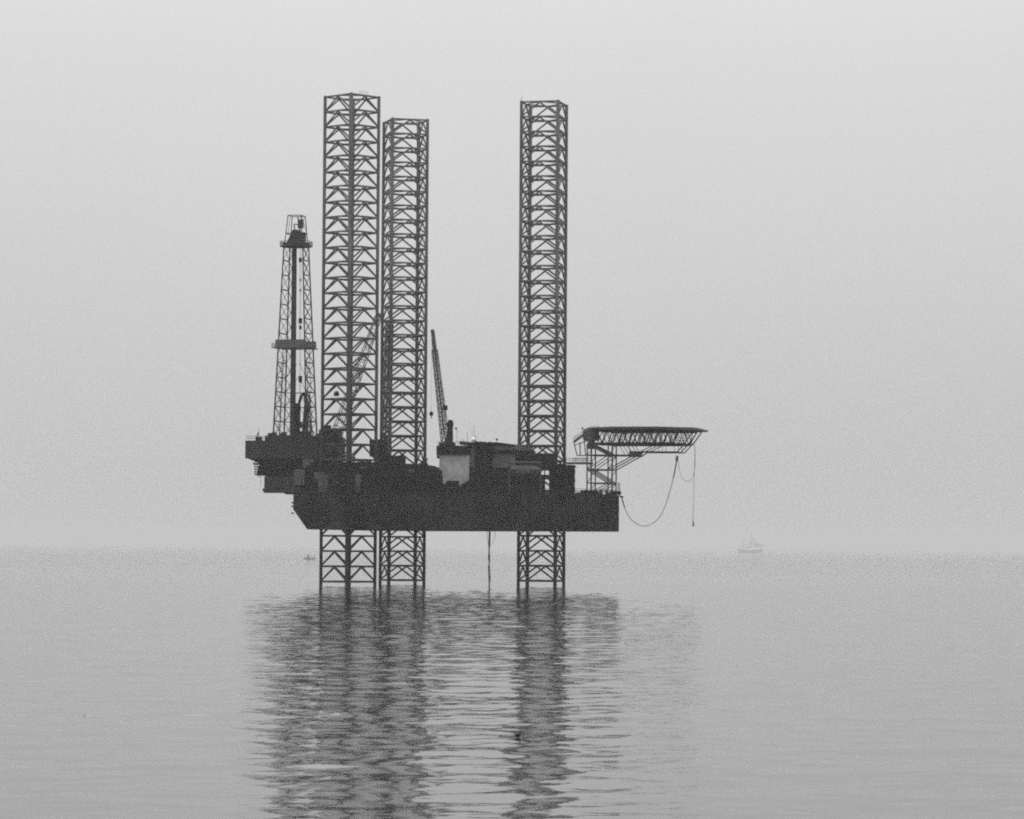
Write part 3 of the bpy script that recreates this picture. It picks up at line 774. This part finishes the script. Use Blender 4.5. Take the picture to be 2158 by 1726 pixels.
b = wp(1091, 1552, 158); fb = empty("marker_float", (b.x, b.y, 0.08), R(20))
tag(fb, "small black float on the water in the right leg's reflection", "float")
mb = MB(); mb.ball((0, 0, 0.05), 0.13, 10, 1.2, 0.8, 0.75); mb.build("body", M['black'], fb, True)
mb = MB(); mb.bar((0.05, 0, 0.1), (0.13, 0, 0.2), 0.045, 8, 0.03); mb.build("stem", M['black'], fb)
b = wp(1219, 1491, 187); mb = MB(); mb.ball((0, 0, 0.03), 0.045, 8, 1.1, 1, 1.1)
o = mb.build("bobbing_cork", M['black'], None, True); o.location = (b.x, b.y, 0); tag(o, "tiny dark dot of a float right of the single leg's reflection", "float")
b = wp(178, 1513, 176); mb = MB(); mb.ball((0, 0, 0.02), 0.05, 8, 1.5, 0.8, 0.6)
o = mb.build("driftwood", M['house'], None, True); o.location = (b.x, b.y, 0); tag(o, "tiny bit of driftwood alone on the open water at left", "driftwood")

# ------------------------------------------------------------------------- the sea
def sea():
    ys = [-30000.0, -6000, -1500, -400, -100, 0, 40, 62]
    r = 74.0
    while r < 800: ys.append(r); r += min(max(0.0021*r, 0.2), 0.29)
    g_ = 0.29
    while r < 30000: ys.append(r); g_ = min(g_*1.012, 0.03*r); r += g_
    ys.append(30000.0); ys = np.array(ys)
    fine = np.linspace(-290, 290, 1050); out_ = np.array([300.0, 330, 400, 600, 1200, 3000, 9000, 30000])
    xs = np.concatenate([-out_[::-1], fine, out_]); nr, nt = len(ys), len(xs)
    Y, X = np.meshgrid(ys.astype(np.float32), xs.astype(np.float32), indexing='ij'); Z = np.zeros_like(X)
    rg = np.random.default_rng(11)
    edge = np.clip((285-np.abs(X))/40, 0, 1)*np.clip((Y-66)/20, 0, 1)
    sp = np.where(Y < 800, np.minimum(np.maximum(0.0021*Y, 0.2), 0.29), 0.29+0.012*(Y-800)).astype(np.float32)
    use = (ys > 60) & (ys < 2500)
    i0, i1 = np.argmax(use), len(ys)-np.argmax(use[::-1])
    Xs, Ys, es, ss = X[i0:i1], Y[i0:i1], edge[i0:i1], sp[i0:i1]; Zs = Z[i0:i1]
    for k in range(SEA_N):
        lam = 1.2*(16.0/1.2)**(k/(SEA_N-1)); lam *= rg.uniform(0.92, 1.08)
        ang = rg.normal(0, 0.75) + np.pi/2 + 0.25           # running roughly toward or from the camera
        kx, ky = np.float32(2*np.pi/lam*np.cos(ang)), np.float32(2*np.pi/lam*np.sin(ang))
        slope = SEA_SLOPE/math.sqrt(SEA_N)*math.sqrt(2.0)*(1.0 if lam < 5 else (5/lam)**0.5)
        amp = np.float32(slope*lam/(2*np.pi)); ph = np.float32(rg.uniform(0, 2*np.pi))
        w2 = 2*np.pi/(lam*4.7); cx_, cy_ = np.float32(math.cos(ang+1.4)*w2), np.float32(math.sin(ang+1.4)*w2)
        Zs += amp*np.clip((lam - 2.6*ss)/(1.4*ss), 0, 1)*es*np.sin(kx*Xs + ky*Ys + ph + np.float32(0.8)*np.sin(Xs*cx_ + Ys*cy_ + ph*3))
    co = np.stack([X, Y, Z], -1).reshape(-1, 3)
    i, j = np.meshgrid(np.arange(nr-1), np.arange(nt-1), indexing='ij')
    q = np.stack([i*nt+j, i*nt+j+1, (i+1)*nt+j+1, (i+1)*nt+j], -1).reshape(-1, 4)
    me = bpy.data.meshes.new("sea")
    me.vertices.add(len(co)); me.vertices.foreach_set("co", co.ravel().astype(np.float32))
    me.loops.add(q.size); me.loops.foreach_set("vertex_index", q.ravel().astype(np.int32))
    me.polygons.add(len(q)); me.polygons.foreach_set("loop_start", (np.arange(len(q))*4).astype(np.int32))
    me.update(calc_edges=True)
    me.polygons.foreach_set("use_smooth", np.ones(len(me.polygons), dtype=bool))
    if me.polygons[len(q)//2].normal.z < 0: me.flip_normals()
    m = bpy.data.materials.new("sea water"); m.use_nodes = True; nt_ = m.node_tree; b = nt_.nodes["Principled BSDF"]
    b.inputs["Base Color"].default_value = (SEA_COL,)*3 + (1,)
    b.inputs["Roughness"].default_value = 0.06; b.inputs["IOR"].default_value = 1.40
    tc = nt_.nodes.new("ShaderNodeTexCoord"); prev = None
    for (lam, amp, det) in SEA_BUMP:
        mp = nt_.nodes.new("ShaderNodeMapping"); mp.inputs["Scale"].default_value = (1/lam*0.7, 1/lam, 1/lam); mp.inputs["Rotation"].default_value = (0, 0, 0.2*lam)
        nz = nt_.nodes.new("ShaderNodeTexNoise"); nz.inputs["Scale"].default_value = 1.0; nz.inputs["Detail"].default_value = det
        bp = nt_.nodes.new("ShaderNodeBump"); bp.inputs["Strength"].default_value = 1.0; bp.inputs["Distance"].default_value = amp
        nt_.links.new(tc.outputs["Object"], mp.inputs["Vector"]); nt_.links.new(mp.outputs["Vector"], nz.inputs["Vector"]); nt_.links.new(nz.outputs["Fac"], bp.inputs["Height"])
        if prev: nt_.links.new(prev.outputs["Normal"], bp.inputs["Normal"])
        # the small ripple dies out over the calmer open water
        if prev is None:
            ln = nt_.nodes.new("ShaderNodeVectorMath"); ln.operation = 'LENGTH'; nt_.links.new(tc.outputs["Object"], ln.inputs[0])
            mr_ = nt_.nodes.new("ShaderNodeMapRange"); mr_.inputs[1].default_value = 450.0; mr_.inputs[2].default_value = 1000.0; mr_.inputs[3].default_value = 1.0; mr_.inputs[4].default_value = 0.0
            nt_.links.new(ln.outputs["Value"], mr_.inputs[0])
        if lam < 1.5:
            nt_.links.new(mr_.outputs[0], bp.inputs["Strength"])
        else:                                         # coarser ripple on the water round about, where the swell is not modelled
            sx_ = nt_.nodes.new("ShaderNodeSeparateXYZ"); nt_.links.new(tc.outputs["Object"], sx_.inputs[0])
            ab = nt_.nodes.new("ShaderNodeMath"); ab.operation = 'ABSOLUTE'; nt_.links.new(sx_.outputs[0], ab.inputs[0])
            m1 = nt_.nodes.new("ShaderNodeMapRange"); m1.inputs[1].default_value = 245.0; m1.inputs[2].default_value = 285.0; nt_.links.new(ab.outputs[0], m1.inputs[0])
            m2 = nt_.nodes.new("ShaderNodeMapRange"); m2.inputs[1].default_value = 86.0; m2.inputs[2].default_value = 66.0; nt_.links.new(sx_.outputs[1], m2.inputs[0])
            mxx = nt_.nodes.new("ShaderNodeMath"); mxx.operation = 'MAXIMUM'; nt_.links.new(m1.outputs[0], mxx.inputs[0]); nt_.links.new(m2.outputs[0], mxx.inputs[1])
            mul = nt_.nodes.new("ShaderNodeMath"); mul.operation = 'MULTIPLY'; nt_.links.new(mxx.outputs[0], mul.inputs[0]); nt_.links.new(mr_.outputs[0], mul.inputs[1])
            nt_.links.new(mul.outputs[0], bp.inputs["Strength"])
        prev = bp
    if prev: nt_.links.new(prev.outputs["Normal"], b.inputs["Normal"])
    me.materials.append(m)
    o = bpy.data.objects.new("sea", me); COL.objects.link(o); tag(o, kind="structure")
    return o
SEA_N, SEA_SLOPE, SEA_COL = 64, 0.043, 0.015
SEA_BUMP = [(0.8, 0.012, 2.0), (2.6, 0.12, 2.0)]
sea()

# ---------------------------------------------------------------------------- haze
mb = MB(); mb.box((-31000, -31000, -6.0), (31000, 31000, 113.0))
hz = mb.build("haze", bpy.data.materials.new("haze air")); tag(hz, kind="stuff")
hmz = hz.data.materials[0]; hmz.use_nodes = True; nt = hmz.node_tree; nt.nodes.clear()
out = nt.nodes.new("ShaderNodeOutputMaterial"); pv = nt.nodes.new("ShaderNodeVolumePrincipled")
pv.inputs["Color"].default_value = (0.66, 0.66, 0.66, 1); pv.inputs["Density"].default_value = 1.05e-4; pv.inputs["Anisotropy"].default_value = 0.0
nt.links.new(pv.outputs["Volume"], out.inputs["Volume"])

# ---------------------------------------------------------------- overcast sky and sun
SUN_EL, SUN_AZ = R(52), R(-25)               # behind the platform, a little to the left
w = bpy.data.worlds.new("World"); S.world = w; w.use_nodes = True; nt = w.node_tree
bg = nt.nodes["Background"]; bg.inputs["Strength"].default_value = 0.1
sky = nt.nodes.new("ShaderNodeTexSky"); sky.sky_type = 'NISHITA'; sky.sun_disc = False
sky.sun_elevation = SUN_EL; sky.sun_rotation = SUN_AZ; sky.dust_density = 6.0; sky.air_density = 1.5
bw = nt.nodes.new("ShaderNodeRGBToBW"); nt.links.new(sky.outputs["Color"], bw.inputs["Color"])
tc = nt.nodes.new("ShaderNodeTexCoord"); sx = nt.nodes.new("ShaderNodeSeparateXYZ"); nt.links.new(tc.outputs["Generated"], sx.inputs["Vector"])
mx = nt.nodes.new("ShaderNodeMath"); mx.operation = 'MAXIMUM'; mx.inputs[1].default_value = 0.0; nt.links.new(sx.outputs["Z"], mx.inputs[0])
ma = nt.nodes.new("ShaderNodeMath"); ma.operation = 'MULTIPLY_ADD'; ma.inputs[1].default_value = 10.0; ma.inputs[2].default_value = 5.85; nt.links.new(mx.outputs[0], ma.inputs[0])
# extra sky brightness added mostly above the view to lift the water
gl = nt.nodes.new("ShaderNodeMapRange"); gl.interpolation_type = 'SMOOTHSTEP'; gl.inputs[1].default_value = 0.14; gl.inputs[2].default_value = 0.42; gl.inputs[4].default_value = 10.0; nt.links.new(mx.outputs[0], gl.inputs[0])
ad = nt.nodes.new("ShaderNodeMath"); ad.operation = 'ADD'; nt.links.new(ma.outputs[0], ad.inputs[0]); nt.links.new(gl.outputs[0], ad.inputs[1])
# faint unevenness of the cloud sheet
nz = nt.nodes.new("ShaderNodeTexNoise"); nz.inputs["Scale"].default_value = 5.0; nz.inputs["Detail"].default_value = 4.0; nt.links.new(tc.outputs["Generated"], nz.inputs["Vector"])
mr = nt.nodes.new("ShaderNodeMapRange"); mr.inputs[3].default_value = 0.94; mr.inputs[4].default_value = 1.06; nt.links.new(nz.outputs["Fac"], mr.inputs[0])
mm = nt.nodes.new("ShaderNodeMath"); mm.operation = 'MULTIPLY'; nt.links.new(ad.outputs[0], mm.inputs[0]); nt.links.new(mr.outputs[0], mm.inputs[1])
mix = nt.nodes.new("ShaderNodeMix"); mix.data_type = 'FLOAT'; mix.inputs[0].default_value = 0.88
nt.links.new(bw.outputs[0], mix.inputs[2]); nt.links.new(mm.outputs[0], mix.inputs[3])
nt.links.new(mix.outputs[0], bg.inputs["Color"])
ld = bpy.data.lights.new("sun", 'SUN'); ld.energy = 0.6; ld.angle = R(15)
lo = bpy.data.objects.new("sun", ld); COL.objects.link(lo)
d = Vector((math.cos(SUN_EL)*math.sin(SUN_AZ), math.cos(SUN_EL)*math.cos(SUN_AZ), math.sin(SUN_EL)))
lo.rotation_euler = d.to_track_quat('Z', 'Y').to_euler(); lo.location = (0, 700, 300)

# -------------------------------------------------------------------------- render
S.view_settings.view_transform = 'Standard'; S.view_settings.look = 'None'
S.view_settings.exposure = 0.0; S.view_settings.gamma = 1.0
S.cycles.use_denoising = False; S.cycles.use_adaptive_sampling = False
S.cycles.max_bounces = 5; S.cycles.diffuse_bounces = 2; S.cycles.glossy_bounces = 4; S.cycles.volume_bounces = 0
S.cycles.filter_width = 2.0
